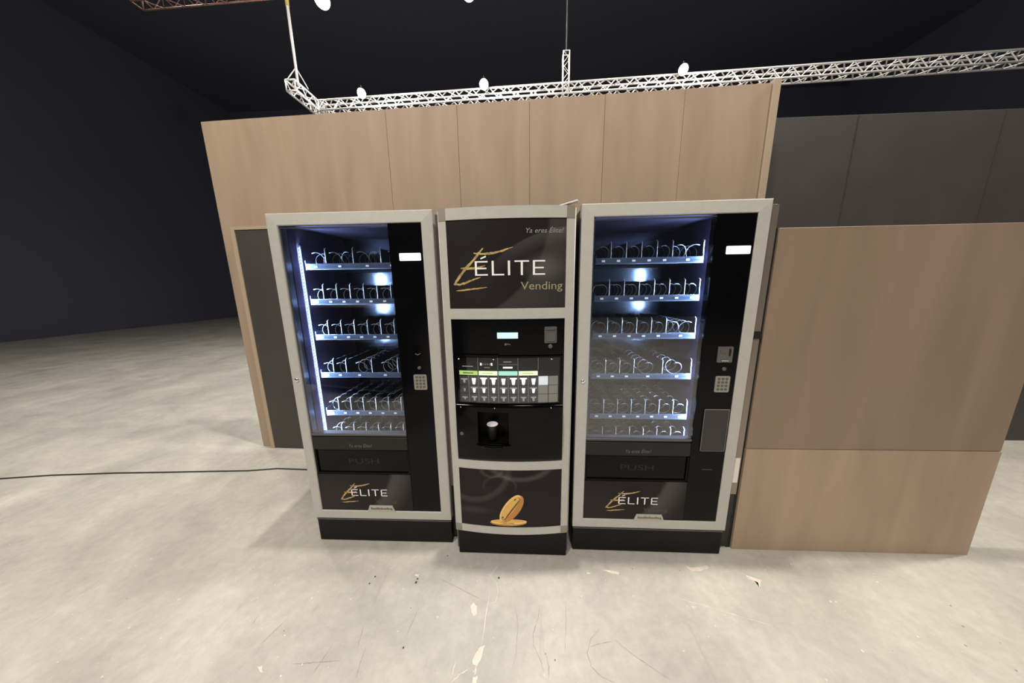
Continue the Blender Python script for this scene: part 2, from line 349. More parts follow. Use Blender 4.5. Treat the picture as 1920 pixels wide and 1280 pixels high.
    for P, wd, k in lines:
        hw = wd * (.00042 if k == 'w' else .00042)
        pts = []
        for i in range(len(P) - 1):
            for t in range(5): s_ = t / 5; pts.append((P[i][0] + (P[i + 1][0] - P[i][0]) * s_, P[i][1] + (P[i + 1][1] - P[i][1]) * s_))
        pts.append(P[-1]); n = len(pts); A, B = [], []
        for i, p in enumerate(pts):
            a, b = pts[max(0, i - 1)], pts[min(n - 1, i + 1)]; dx, dy = b[0] - a[0], b[1] - a[1]; l = math.hypot(dx, dy)
            e = hw * random.uniform(.35, 1.3) * (math.sin(math.pi * (i + .4) / (n - .2)) ** .5); jx, jy = random.uniform(-.0012, .0012), random.uniform(-.0012, .0012)
            A.append((p[0] + jx - dy / l * e, p[1] + jy + dx / l * e, .0005)); B.append((p[0] + jx + dy / l * e, p[1] + jy - dx / l * e, .0005))
        mb.add(A + B, [(i, i + n, i + n + 1, i + 1) for i in range(n - 1)], 'chip' if k == 'w' else 'scuff')
    for x, y in dots:
        r = random.uniform(.003, .0065); n = 9
        mb.add([(x + r * math.cos(6.283 * i / n) * random.uniform(.7, 1.2), y + r * math.sin(6.283 * i / n) * random.uniform(.7, 1.2), .0007) for i in range(n)], [tuple(range(n))], 'hole')
    for _ in range(150):                      # small scattered grit and chips
        x, y = random.uniform(-2.2, 2.2), random.uniform(-.9, .0) ; r = random.uniform(.0012, .004) * (1.4 if x > .4 else 1); n = 6
        mb.add([(x + r * math.cos(1.047 * i) * random.uniform(.5, 1.4), y + r * math.sin(1.047 * i) * random.uniform(.5, 1.4), .0006) for i in range(n)], [tuple(range(n))], 'chip' if random.random() < .75 else 'scuff')
    tag(mb.build('floor'), kind='structure')
floor()
tag(MB().box(-16, 16, -12, 16, 11, 11.2).build('ceiling', 'ceil'), kind='structure')
tag(MB().box(-16, 16, 15.8, 16, 0, 11).build('wall_back', 'hall'), kind='structure')
tag(MB().box(-16.2, -16, -12, 16, 0, 11).build('wall_left', 'hall'), kind='structure')
tag(MB().box(16, 16.2, -12, 16, 0, 11).build('wall_right', 'hall'), kind='structure')
tag(MB().box(-16, 16, -12.2, -12, 0, 11).build('wall_front', 'hall'), kind='structure')

def plywood_wall():
    root = empty('plywood_partition', (-2.52, 1.075, 0), -.04, 'tall tan plywood partition standing behind the three vending machines', 'partition')
    xs = [0, 1.50, 2.04, 2.565, 3.09, 3.62, 4.165]
    for a, b in zip(xs, xs[1:]):
        MB().box(a + .0008, b - .0008, 0, .03, 0, 2.77 + .0, bev=.0015).build('plywood_panel', 'wood', root)
    MB().box(4.168, 4.215, -.012, .05, 0, 2.79, bev=.003).build('end_post', 'wood_edge', root)
    b = MB()
    for x in (.42, 2.04, 3.62): b.box(x - .03, x + .03, .03, .08, 0, 2.7)
    b.build('rear_batten', 'wood_edge', root)
    # grey door leaf set against the partition, with a thin pale frame edge
    d = MB().box(.155, 1.02, -.030, -.002, .012, 1.955, bev=.002).build('grey_door', 'darkgrey', root); d['label'] = 'dark grey flush door panel'
    f = MB(); f.box(.115, .150, -.034, -.001, 0, 1.985); f.box(.150, 1.05, -.034, -.001, 1.960, 1.985); f.box(1.025, 1.05, -.034, -.001, 0, 1.96)
    f.build('door_frame', 'wood_edge', root)
    return root
plywood_wall()
# dark grey partition beyond the right end
o = MB(); o.box(0, 3.2, 0, .04, 0, 2.75, bev=.002)
for i in (1, 2): o.box(i * 1.07 - .004, i * 1.07 + .004, -.004, 0, 0, 2.75)
tag(o.build('grey_partition', 'darkgrey', loc=(1.55, 1.30, 0)), 'dark grey partition panel beyond the right end of the plywood wall', 'partition')
# tan boards beside the right machine
b = empty('plywood_screen', (1.160, .075, 0), 0, 'tan plywood screen of two stacked boards standing right of the right snack machine', 'screen')
MB().box(0, 1.25, 0, .022, 0, .618, bev=.002).build('lower_board', 'wood', b)
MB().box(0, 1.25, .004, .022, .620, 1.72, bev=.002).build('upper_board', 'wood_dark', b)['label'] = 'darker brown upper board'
MB().box(-.024, -.002, .012, .020, 0, 1.72).build('gap_strip', 'line_black', b)
for x_ in (.10, 1.1): MB().box(x_, x_ + .04, .022, .06, 0, 1.7).build('rear_strut', 'wood_edge', b)

# ---------------------------------------------------------------- picture frame with mitred, sloping strips
def frame_mb(x0, x1, z0, z1, t):
    secs = [(0, .045), (0, .006), (.003, .0035), (t - .003, 0.), (t, .003), (t, .02)]
    mb = MB(); vs = []
    for ins, y in secs: vs += [(x0 + ins, y, z0 + ins), (x1 - ins, y, z0 + ins), (x1 - ins, y, z1 - ins), (x0 + ins, y, z1 - ins)]
    fs = []
    for i in range(len(secs) - 1):
        for j in range(4): a, b_ = i * 4 + j, i * 4 + (j + 1) % 4; fs.append((a, b_, b_ + 4, a + 4))
    mb.add(vs, fs); return mb

GOLD = {'spine': [(0.202, 1.646, 0.0019), (0.181, 1.624, 0.0046), (0.159, 1.597, 0.0052), (0.13, 1.569, 0.0065), (0.104, 1.543, 0.0058), (0.081, 1.513, 0.0052), (0.062, 1.487, 0.0046)], 'top': [(0.158, 1.625, 0.0020), (0.184, 1.621, 0.004), (0.221, 1.621, 0.005), (0.251, 1.624, 0.005), (0.287, 1.632, 0.0045), (0.311, 1.64, 0.0030), (0.335, 1.647, 0.0008)], 'mid': [(0.096, 1.561, 0.0026), (0.127, 1.558, 0.0055), (0.157, 1.559, 0.0055), (0.182, 1.563, 0.0039), (0.21, 1.57, 0.0013)], 'bot': [(0.061, 1.49, 0.0032), (0.089, 1.488, 0.0046), (0.111, 1.493, 0.005), (0.137, 1.503, 0.0039), (0.165, 1.513, 0.0032), (0.187, 1.519, 0.0013)], 'under': [(0.069, 1.46, 0.0013), (0.098, 1.461, 0.0035), (0.135, 1.466, 0.004), (0.173, 1.469, 0.0034), (0.216, 1.474, 0.0013)]}
def logo(parent, y, k, off, word, vend, bold=1.):
    """brush E, ELITE capitals and the small Vending line; k scales, off shifts from the big panel's coordinates"""
    g = MB()
    for key in GOLD: stroke(g, [(a, b_, c * bold) for a, b_, c in GOLD[key]], y, k, off, .25)
    g.build('brush_emblem', 'gold', parent)
    t = .0065 * (1 + .25 * (bold - 1)); tv = .0095
    w_ = MB(); fy = y if callable(y) else (lambda x: y)
    def bar(x0, x1, z0, z1):
        X0, X1, Z0, Z1 = off[0] + x0 * k, off[0] + x1 * k, off[1] + z0 * k, off[1] + z1 * k
        n = 4; A = []
        for i in range(n + 1): X = X0 + (X1 - X0) * i / n; A += [(X, fy(X) - .0005, Z0), (X, fy(X) - .0005, Z1)]
        w_.add(A, [(2 * i, 2 * i + 2, 2 * i + 3, 2 * i + 1) for i in range(n)])
    zb, zt = 1.526, 1.590; zm = 1.5575
    for (a, b_) in ((.162, .221), (.424, .479)):
        bar(a, a + tv, zb, zt); bar(a, b_, zt - t, zt); bar(a, b_ - .006, zm - t / 2, zm + t / 2); bar(a, b_, zb, zb + t)
    bar(.239, .239 + tv, zb, zt); bar(.239, .295, zb, zb + t); bar(.312, .312 + tv * 1.05, zb, zt); bar(.342, .407, zt - t, zt); bar(.3745 - tv / 2, .3745 + tv / 2, zb, zt)
    stroke(w_, [(.189, 1.6, .0030), (.214, 1.610, .0034)], (lambda x: fy(x) - .0005), k, off)
    w_.build('wordmark', word, parent)
    text_mb('Vending', off[0] + .369 * k, off[0] + .559 * k, off[1] + 1.450 * k, off[1] + 1.496 * k, (lambda x: fy(x) - .0004)).build('subtitle', vend, parent)

# ---------------------------------------------------------------- snack machine pieces made once
COILS = {}
def coil_mesh(r):
    if r not in COILS:
        mb = MB(); turns = 6; n = turns * 14; pts = []
        for i in range(n + 1):
            a = math.radians(120) - 2 * math.pi * i / 14; pts.append((r * math.cos(a), .350 * i / n, r * math.sin(a)))
        mb.tube(pts, .0021, 5)
        me = bpy.data.meshes.new('coil'); me.from_pydata(mb.v, [], mb.f); me.materials.append(M['wire'])
        for p in me.polygons: p.use_smooth = True
        COILS[r] = me
    return COILS[r]
def div_proto():
    mb = MB(); mb.box(-.0006, .0006, .004, .355, 0, .083, 'divider'); mb.tube([(0, 0, 0), (0, 0, .086)], .0015, 5, 'dividerl'); mb.tube([(0, 0, .086), (.0, .012, .094)], .0013, 5, 'dividerl'); return mb
SHELF_Z = [1.592, 1.410, 1.219, 1.004, .778, .618]
LAY_A = [[1.5, 2, 2, 1.5], [1] * 7, [1] * 7, [1, 1, 2, 2, 1], [1] * 7, [1] * 7]
LAY_B = [[1, 1, 1, 1, 1, 2], [1] * 7, [1, 1, 1, 1, 1, 2], [1, 1, 1, 2, 2], [1] * 7, [1] * 7]
SX0, SX1, SY = .092, .604, .100

def snack_machine(x, y, rz, W, label, layout, side, plate):
    root = empty('snack_vending_machine', (x, y, 0), rz, label, 'vending machine', None)
    H = 1.832; D = .80; zD = .166; EX = .058 if plate else .020
    # cabinet: hollow shell with a product bay
    c = MB(); c.box(-.0, .060, .05, D, 0.02, H - .012, bev=.003); c.box(.64, W + EX, .05, D, .02, H - .012, bev=.003); c.box(.06, .64, .52, D, .02, H - .012); c.box(.06, .64, .05, .52, 1.79, H - .012); c.box(.06, .64, .05, .52, .02, .50)
    c.build('cabinet', 'body', root)
    fl = MB().box(W - .004, W + EX + .001, .044, .050, .36, H - .015).build('cabinet_flange', 'flange', root)
    # bay lining
    l = MB(); l.box(.060, .064, .05, .50, .50, 1.79); l.box(.636, .640, .05, .50, .50, 1.79); l.box(.064, .636, .05, .50, 1.786, 1.79); l.box(.064, .636, .05, .50, .50, .504)
    l.build('bay_lining', 'lining', root)
    MB().box(.064, .636, .500, .515, .504, 1.786).build('bay_back_panel', 'backwall', root)
    pl = MB(); pl.box(.004, W - .004, .015, .70, .004, zD - .010, bev=.004); pl.build('plinth', 'plinth', root)
    MB().box(.004, W - .004, .0135, .0155, zD - .018, zD - .012).build('plinth_trim', 'rail', root)
    # door
    frame_mb(0, W, zD, H, .056).build('door_frame', 'silver', root)
    P0, P1, Z0, Z1 = .056, W - .056, zD + .056, H - .056; GX = .592; GZ = .690
    cp = MB(); cp.box(GX, P1, .006, .045, Z0, Z1); cp.box(GX - .003, GX, .004, .045, Z0, Z1, bev=.0008); cp.build('control_column', 'black', root)
    gl = MB().box(P0 + .001, GX - .004, .009, .012, GZ + .009, Z1 - .001).build('glass_pane', 'glass', root)
    g = MB(); g.box(P0, GX - .003, .007, .030, Z1 - .012, Z1 - .008); g.box(P0, GX - .003, .004, .045, GZ - .004, GZ + .010, bev=.002); g.box(P0, P0 + .006, .010, .045, GZ, Z1); g.build('glass_rail', 'rail', root)
    # lower door: printed strip, push flap, printed panel
    MB().box(P0, GX - .003, .010, .045, GZ - .014, GZ - .005).box(P0, GX - .003, .012, .045, .598, .603).build('shadow_gap', 'line_black', root)
    MB().box(P0, GX - .003, .005, .045, .603, .677, bev=.002).build('slogan_strip', 'strip', root)
    text_mb('Ya eres Élite!', .262, .391, .619, .643, .0045, .25).build('slogan', 'slogan_dim', root)
    f = MB(); f.box(P0 + .01, GX - .012, .016, .040, .462, .597, bev=.004); flap = f.build('push_flap', 'blackgloss', root)
    text_mb('PUSH', .243, .415, .512, .545, .0152, 0).build('push_lettering', 'push', flap)
    fr = MB(); fr.box(P0, P0 + .01, .008, .045, .452, .598); fr.box(GX - .012, GX - .003, .008, .045, .452, .598); fr.box(P0, GX - .003, .008, .045, .452, .461); fr.build('flap_surround', 'blackmatt', root)
    MB().box(P0, GX - .003, .005, .045, Z0, .452).build('lower_panel', 'poster_low', root)
    logo(root, .0042, .655, (.134, -.683), 'white', 'vend_dim', 1.15)
    bd = MB().poly([(.325, Z0 - .004), (.488, Z0 - .004), (.473, Z0 + .036), (.340, Z0 + .036)], -.001, .005).build('badge', 'badge', root)
    bl = MB()                                   # tiny worn lettering: too small to read in the photo
    hs = [.014, .010, .010, .010, .014, .013, .010, .013, .010, .010, .010, .014, .011, .010]
    for q, h_ in enumerate(hs): X = .347 + q * .0084; bl.box(X, X + .0058, -.0016, -.001, Z0 + .011, Z0 + .011 + h_)
    bl.box(.347 + 14 * .0084, .347 + 14 * .0084 + .0058, -.0016, -.001, Z0 + .006, Z0 + .021); bl.build('badge_lettering', 'badgetxt', bd)
    # controls on the column
    cx = .69 if plate else .684
    dp = MB().poly(rrect(W - .172, W - .068, 1.604, 1.639, .004), .003, .004).build('display', 'lcd', root)
    kx = W - .150
    k = MB().poly(rrect(kx, kx + .068, .954, 1.036, .007), .001, .006).build('keypad', 'keypad', root)
    for r_ in range(4):
        for q in range(3):
            MB().poly(rrect(kx + .010 + q * .018, kx + .022 + q * .018, .964 + r_ * .0175, .975 + r_ * .0175, .003, 2), -.0005, .003).build('key', 'key', k)
    MB().lathe([(0, -.005), (.007, -.005), (.009, -.003), (.009, .006)], (kx + .034, .002, 1.072), 'y', 16).build('reject_button', 'greyplastic', root)
    if plate:
        cm = MB(); cm.poly(rrect(.660, .730, 1.104, 1.182, .006), .000, .007, 'coinmetal'); cm.box(.672, .700, -.003, 0, 1.150, 1.172, 'greyplastic', .001); cm.box(.676, .708, -.008, 0, 1.112, 1.117, 'chrome'); cm.box(.712, .717, -.005, 0, 1.138, 1.172, 'line_black'); cm.build('coin_entry', None, root)
        pp = MB().poly(rrect(.631, .751, .637, .867, .004), .001, .006).build('payment_plate', 'plate', root)
        e = MB(); e.box(.633, .749, -.0004, .001, .862, .8655); e.box(.631, .633, -.0004, .001, .641, .863); e.box(.7485, .7505, -.0004, .001, .641, .863); e.box(.635, .747, -.0004, .001, .638, .6395); e.build('plate_rim', 'plateedge', pp)
        MB().box(.655, .705, .0045, .006, .530, .532).build('coin_return_lip', 'greyplastic', root)
    else:
        cm = MB(); cm.poly(rrect(.664, .712, 1.135, 1.190, .008), .004, .004, 'blackgloss'); cm.tube([(.674, .002, 1.147), (.688, -.003, 1.141), (.702, .002, 1.148)], .003, 6, 'greyplastic'); cm.build('coin_entry', None, root)
    MB().lathe([(0, -.009), (.008, -.009), (.011, -.006), (.012, .0), (.012, .010)], (.030, .003, 1.008), 'y', 20).build('door_lock', 'chrome', root)
    if plate:
        MB().box(W + .010, W + EX + .004, .036, .0435, 1.213, 1.247).build('hinge', 'line_black', root)
        s_ = MB().box(W + .022, W + .054, .0425, .0437, .43, .575).build('sticker', 'whitep', root); s_['label'] = 'white sticker on the cabinet edge'
    # trays
    pitch = (SX1 - SX0) / 7
    for i, zs in enumerate(SHELF_Z):
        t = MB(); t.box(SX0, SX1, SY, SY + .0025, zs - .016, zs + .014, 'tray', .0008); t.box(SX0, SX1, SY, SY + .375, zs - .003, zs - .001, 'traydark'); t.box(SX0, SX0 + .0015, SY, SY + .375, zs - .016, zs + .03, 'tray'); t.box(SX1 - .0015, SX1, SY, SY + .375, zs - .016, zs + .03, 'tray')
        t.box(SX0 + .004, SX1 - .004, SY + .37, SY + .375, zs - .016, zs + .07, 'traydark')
        tray = t.build('product_tray', None, root)
        xx = SX0; lay = layout[i]
        dv = None
        def add_div(X):
            nonlocal dv
            if dv is None: dv = div_proto().build('divider', None, tray, (X, SY + .003, zs + .0)); 
            else:
                o = dv.copy(); COL.objects.link(o); o.parent = tray; o.location = (X, SY + .003, zs)
        tg = None
        for wd in lay:
            lw_ = wd * pitch
            cs = [.5] if wd < 2 or i == 3 else [.26, .74]
            r = .0325 if wd == 1 else .034
            for q in cs:
                o = bpy.data.objects.new('coil', coil_mesh(r)); COL.objects.link(o); o.parent = tray; o.location = (xx + lw_ * q, SY + .006, zs + .003 + r)
                if q == .74: o.scale = (-1, 1, 1)
            o_ = MB().box(-.008, .008, -.0012, 0, -.0045, .0045) if tg is None else None
            X = xx + lw_ * .5
            if tg is None: tg = o_.build('price_tag', 'tag', tray, (X, SY - .0002, zs - .001))
            else:
                o = tg.copy(); COL.objects.link(o); o.parent = tray; o.location = (X, SY - .0002, zs - .001)
            xx += lw_; add_div(min(xx, SX1 - .002))
    # bay light: LED strip on the side wall at the tray fronts
    sx_ = .074 if side < 0 else .628
    st = MB(); st.box(sx_ - .007, sx_ + .007, .098, .102, .53, 1.70, bev=.001); ls = st.build('led_strip', 'ledbase', root)
    cds = MB(); n = 70
    for q in range(n):
        z = .545 + 1.14 * q / (n - 1); cds.add([(sx_ - .005, .0968, z - .006), (sx_ + .005, .0968, z + .001), (sx_ + .005, .0968, z + .006), (sx_ - .005, .0968, z - .001)], [(0, 1, 2, 3)])
    cds.build('led_chips', 'led', ls)
    L = bpy.data.lights.new('bay_light', 'AREA'); L.shape = 'RECTANGLE'; L.size = .016; L.size_y = 1.15; L.energy = 26; L.color = (.48, .68, 1)
    lo = bpy.data.objects.new('bay_light', L); COL.objects.link(lo); lo.parent = root
    lo.location = (sx_ + (-.0) , .082, 1.115)
    d = Vector((1 if side < 0 else -1, 1.0, 0)); lo.rotation_euler = (d.to_track_quat('-Z', 'Y')).to_euler()
    return root
snack_machine(-1.2318, .0498, .0013, .806, 'snack vending machine left of the coffee machine, with a glowing LED strip inside', LAY_A, -1, False)
snack_machine(.2576, .0275, -.0075, .8155, 'snack vending machine right of the coffee machine, with a smoked plate under its keypad', LAY_B, 1, True)

# ---------------------------------------------------------------- coffee machine (bowed door)
def coffee_machine():
    root = empty('coffee_vending_machine', (-.3858, 0, 0), -.0034, 'tall coffee vending machine with bowed door between the two snack machines', 'vending machine')
    W = .6145; H = 1.818; B = .026
    def fy(u, off=0.): return off - B * (1 - ((u - W / 2) / (W / 2)) ** 2)
    def curved(x0, x1, z0, z1, off, th, m=None, mb=None, n=20):
        mb = mb or MB(); vs = []
        for i in range(n + 1):
            X = x0 + (x1 - x0) * i / n; y = fy(X, off); vs += [(X, y, z0), (X, y, z1), (X, y + th, z1), (X, y + th, z0)]
        fs = []
        for i in range(n):
            a = i * 4
            for j in range(4): fs.append((a + (j + 1) % 4, a + j, a + 4 + j, a + 4 + (j + 1) % 4))
        fs += [(0, 1, 2, 3), (n * 4 + 3, n * 4 + 2, n * 4 + 1, n * 4)]
        return mb.add(vs, fs, m, False)
    MB().box(.006, W - .006, .05, .76, .02, H - .010, bev=.004).build('cabinet', 'body', root)
    MB().box(-.003, .003, .03, .76, .02, H - .014).box(W - .003, W + .003, .03, .76, .02, H - .014).build('side_panel', 'body_grey', root)
    MB().box(.010, W - .008, .004, .70, .004, .175, bev=.004).build('plinth', 'plinth', root)
    # frame: stiles and curved rails
    for x0, x1 in ((0.002, .036), (W - .042, W - .006)):
        curved(x0, x1, .205, 1.766, 0, .03, n=3).build('door_stile', 'silver', root)
    e = MB(); e.tube([(W - .003, .004, .17), (W - .003, .004, 1.81)], .003, 8); e.tube([(.001, .006, .17), (.001, .006, 1.81)], .003, 8); e.build('edge_trim', 'silver', root)
    for z0, z1 in ((1.768, H), (1.328, 1.377), (.549, .596), (.163, .205)):
        curved(.036, W - .042, z0, z1, -.001, .032).build('door_rail', 'silver', root)
    for x0, x1 in ((0.002, .036), (W - .042, W - .006)):
        for z0, z1 in ((1.766, H), (.163, .205)):
            o = curved(x0, x1, z0, z1, -.002, .033, n=3).build('corner_cap', 'silver_tan', root)
            o['label'] = 'tan grey corner cap'
    a, b = .036, W - .042
    curved(a, b, 1.377, 1.768, .004, .03).build('poster_panel', 'poster_top', root)
    curved(a, b, .205, .549, .004, .03).build('coffee_panel', 'poster_coffee', root)
    yy = lambda x: fy(x, .0032)
    logo(root, yy, 1., (0, 0), 'white', 'golddim')
    text_mb('Ya eres Élite!', .394, .560, 1.706, 1.732, yy, .25).build('slogan', 'slogan', root)
    # picture of the golden biscuits
    def ell(mb, cx, cz, rx, rz, rot_, lift, m, n=28, sx_=1.):
        pts = []
        for i in range(n):
            t = 2 * math.pi * i / n; x_, z_ = rx * math.cos(t), rz * math.sin(t); X = cx + x_ * math.cos(rot_) - z_ * math.sin(rot_); Z = cz + x_ * math.sin(rot_) + z_ * math.cos(rot_)
            pts.append((X, fy(X, .0034 - lift), Z))
        mb.add(pts, [tuple(range(n))], m)
    M['bis1'] = mat('biscuit_orange_print', (.50, .22, .05), .5); M['bis2'] = mat('biscuit_gold_print', (.74, .44, .11), .5); M['bis3'] = mat('biscuit_pale_print', (.85, .58, .22), .5); M['bis4'] = mat('biscuit_brown_print', (.16, .07, .02), .5)
    p = MB(); ell(p, .292, .232, .098, .020, .02, .0003, 'bis1'); ell(p, .294, .238, .097, .017, .02, .0005, 'bis3'); ell(p, .286, .241, .080, .010, .02, .0007, 'bis2')
    ell(p, .312, .318, .095, .043, .98, .0009, 'bis1'); ell(p, .303, .323, .093, .034, 1.0, .0011, 'bis3'); ell(p, .307, .318, .085, .030, .98, .0013, 'bis1'); ell(p, .302, .322, .080, .024, .98, .0015, 'bis2'); ell(p, .3135, .313, .078, .0045, .98, .0017, 'bis4'); ell(p, .330, .375, .007, .004, .9, .0019, 'bis4'); ell(p, .262, .265, .007, .005, .9, .0019, 'bis4')
    p.build('biscuit_picture', None, root)
    # control module
    curved(a, b, 1.155, 1.328, .006, .03).build('control_fascia', 'black', root)
    t = MB(); curved(.050, .260, 1.148, 1.158, -.010, .02, None, t); t.build('fascia_lip', 'blackgloss', root)
    curved(a, b, 1.143, 1.150, .002, .02).build('fascia_edge', 'blackgloss', root)
    dpl = MB()
    curved(.256, .354, 1.236, 1.264, .004, .01, None, dpl, 6); dpl.build('display', 'lcdc', root)
    cp_ = MB(); yc = fy(.3, .0050)
    cp_.poly(rrect(.290, .300, 1.203, 1.213, .003), yc, .0005); cp_.box(.302, .309, yc, yc + .0005, 1.206, 1.212); cp_.box(.311, .318, yc, yc + .0005, 1.205, 1.209); cp_.build('display_emblem', 'slogan_dim', root)
    c = MB(); c.poly(rrect(.478, .536, 1.212, 1.290, .005), lambda x: fy(x, .000), .008, 'greyplastic'); c.poly(rrect(.486, .528, 1.220, 1.262, .008), lambda x: fy(x, -.004), .006, 'coinmetal'); c.poly(rrect(.482, .532, 1.276, 1.286, .002), lambda x: fy(x, -.005), .006, 'coinmetal'); c.build('coin_entry', None, root)
    c = MB(); c.lathe([(0, -.008), (.008, -.008), (.0105, -.004), (.0105, .01)], (.506, fy(.506, .004), 1.196), 'y', 16); c.build('reject_button', 'greyplastic', root)
    # menu: back board, header labels, icon cells behind a clear cover
    mn = curved(.050, .556, .908, 1.143, .014, .01).build('menu_board', 'blackmatt', root)
    M['m_green'] = mat('menu_lime', (.42, .62, .16), .5, emit=(.45, .70, .18), estr=.55); M['m_cream'] = mat('menu_cream', (.8, .85, .55), .5, emit=(.85, .92, .62), estr=.75)
    M['m_teal'] = mat('menu_teal', (.4, .75, .6), .5, emit=(.40, .78, .62), estr=.6); M['m_white'] = mat('menu_icon_lit', (.9, .88, .88), .5, emit=(.95, .92, .93), estr=.85); M['m_grey'] = mat('menu_icon_dim', (.3, .28, .28), .5, emit=(.5, .47, .48), estr=.32)
    M['m_cell'] = mat('menu_cell', (.035, .030, .031), .4, emit=(.1, .09, .095), estr=.2); M['m_line'] = mat('menu_divider_bar', (.30, .28, .28), .3, emit=(.5, .5, .5), estr=.15); M['m_ink'] = mat('menu_ink', (.09, .13, .05), .5)
    M['m_blank'] = mat('menu_blank_key', (.34, .31, .26), .3); M['m_blank_lit'] = mat('menu_blank_key_lit', (.6, .6, .6), .3, emit=(.8, .82, .85), estr=.6)
    x0, cw = .060, .0488
    my = lambda x, o=0.: fy(x, .0125 - o)
    def cr(mb, xa, xb, za, zb, lift, m): 
        n = 3; vs = []
        for i in range(n + 1): X = xa + (xb - xa) * i / n; vs += [(X, my(X, lift), za), (X, my(X, lift), zb)]
        mb.add(vs, [(2 * i, 2 * i + 2, 2 * i + 3, 2 * i + 1) for i in range(n)], m)
    strips = MB()
    for i, k in enumerate(('m_green', 'm_cream', 'm_teal', 'm_cream')):
        xa, xb = x0 + 2 * cw * i + .002, x0 + 2 * cw * (i + 1) - .003; cr(strips, xa, xb, 1.052, 1.074, .0006, k); cr(strips, xa + .018, xb - .022, 1.060, 1.065, .001, 'm_ink' if i == 0 else ('m_teal' if i == 2 else 'm_green'))
    strips.build('menu_heading_strip', None, mn)
    hd = MB()
    for i in range(4): cr(hd, x0 + 2 * cw * (i + 1) - .0015, x0 + 2 * cw * (i + 1), 1.078, 1.14, .0004, 'm_line')
    cr(hd, x0 + .018, x0 + .072, 1.094, 1.098, .0006, 'm_grey')
    for q in range(6):
        r_ = .0065 if q in (0, 5) else .003; X = x0 + .112 + q * .0105; cr(hd, X - r_ * .6, X + r_ * .6, 1.108 - r_, 1.108 + r_, .0008, 'm_white' if q in (0, 5) else 'm_grey')
    cr(hd, x0 + .128, x0 + .156, 1.090, 1.093, .0006, 'm_grey'); cr(hd, x0 + .222, x0 + .262, 1.118, 1.122, .0006, 'm_grey'); cr(hd, x0 + .220, x0 + .266, 1.088, 1.096, .0006, 'm_white'); cr(hd, x0 + .2, x0 + .29, 1.106, 1.1075, .0006, 'm_line')
    hd.build('menu_header', None, mn)
    rows = [(1.002, 1.047), (.957, 1.000), (.912, .955)]
    for r_, (za, zb) in enumerate(rows):
        for q in range(10):
            xa, xb = x0 + q * cw + .0016, x0 + (q + 1) * cw - .0016; c = MB(); cxx = (xa + xb) / 2 + .001
            if q >= 8:
                cr(c, xa, xb, za, zb, .0006, 'm_blank_lit' if (q == 8 and r_ == 0) else 'm_blank'); c.build('blank_button', None, mn); continue
            cr(c, xa, xb, za, zb, .0006, 'm_cell'); k = 'm_white' if (r_ < 2 and q > 0) else 'm_grey'
            sc_ = (1., .8, .62)[r_] * (1. if q else .62); zc = (za + zb) / 2 - .004
            tw, bw, hh = .011 * sc_, .006 * sc_, .016 * sc_
            V = [(cxx - tw, zc + hh), (cxx - bw, zc - hh), (cxx + bw, zc - hh), (cxx + tw, zc + hh)]
            c.add([(X, my(X, .001), Z) for X, Z in V], [(0, 1, 2, 3)], k)
            if (q + r_) % 3 != 1 or r_ == 2: cr(c, cxx - .017 * (.8 if r_ == 2 else 1), cxx + .017 * (.8 if r_ == 2 else 1), zc + hh - .003, zc + hh + .004, .0012, 'm_grey' if r_ else k)
            c.build('drink_button', None, mn)
    dv = MB()
    for q in range(1, 9): cr(dv, x0 + q * cw - .0012, x0 + q * cw + .0008, .912, 1.05, .0016, 'm_line')
    dv.build('menu_divider', None, mn)
    curved(.052, .554, .910, 1.141, .004, .0015).build('menu_cover', 'cover', root)
    for xa, xb in ((a, .052), (.554, b)): curved(xa, xb, .905, 1.143, .002, .02, n=3).build('menu_frame', 'black', root)
    # dispensing door with a cup niche, bulging a little further out
    def bulge(z): return -.010 * math.sin(math.pi * min(1, max(0, (z - .596) / .31))) - .004
    d = MB(); zs = [.598, .606, .62, .66, .700, .74, .78, .82, .868, .89, .900, .905]; xs = [a + .003 + (b - a - .006) * i / 24 for i in range(25)]
    hx0, hx1 = 5, 12
    vs = [(X, fy(X, bulge(z) + (0.006 if z in (.598, .905) else 0)), z) for z in zs for X in xs]; nx = len(xs); fs = []
    for j in range(len(zs) - 1):
        for i in range(nx - 1):
            if hx0 <= i < hx1 and 4 <= j < 8: continue
            fs.append((j * nx + i, j * nx + i + 1, (j + 1) * nx + i + 1, (j + 1) * nx + i))
    d.add(vs, fs, None, True); dd = d.build('dispensing_door', 'blackgloss', root)
    X0, X1 = xs[hx0], xs[hx1]; nb = MB(); zA, zB = zs[4], zs[8]; yf = -.030
    nb.add([(X0, yf, zA), (X1, yf, zA), (X1, .045, zA), (X0, .045, zA), (X0, yf, zB), (X1, yf, zB), (X1, .045, zB), (X0, .045, zB)], [(0, 1, 2, 3), (4, 7, 6, 5), (0, 3, 7, 4), (1, 5, 6, 2), (3, 2, 6, 7)])
    nb.build('cup_niche', 'blackmatt', dd)
    rim = MB(); rim.tube([(X0 - .008, fy(X0, -.014), zA - .004), (X0 + .03, fy(X0 + .03, -.020), zA - .012), ((X0 + X1) / 2, fy((X0 + X1) / 2, -.022), zA - .015), (X1 - .03, fy(X1 - .03, -.020), zA - .012), (X1 + .008, fy(X1, -.014), zA - .004)], .004, 8)
    rim.build('cup_ledge', 'blackgloss', dd)
    MB().lathe([(0, -.006), (.008, -.006), (.010, -.003), (.010, .01)], (.066, fy(.066, -.012), .750), 'y', 16).build('door_lock', 'greyplastic', root)
    scr = MB()
    for X, Z in ((.066, .892), (.066, 1.135), (.236, .892), (.236, 1.135), (.512, .892), (.512, 1.135)): scr.lathe([(0, -.003), (.003, -.002), (.004, .002)], (X, fy(X, -.001 if Z > 1 else -.0125), Z), 'y', 10)
    scr.build('screw', 'chrome', root)
    return root
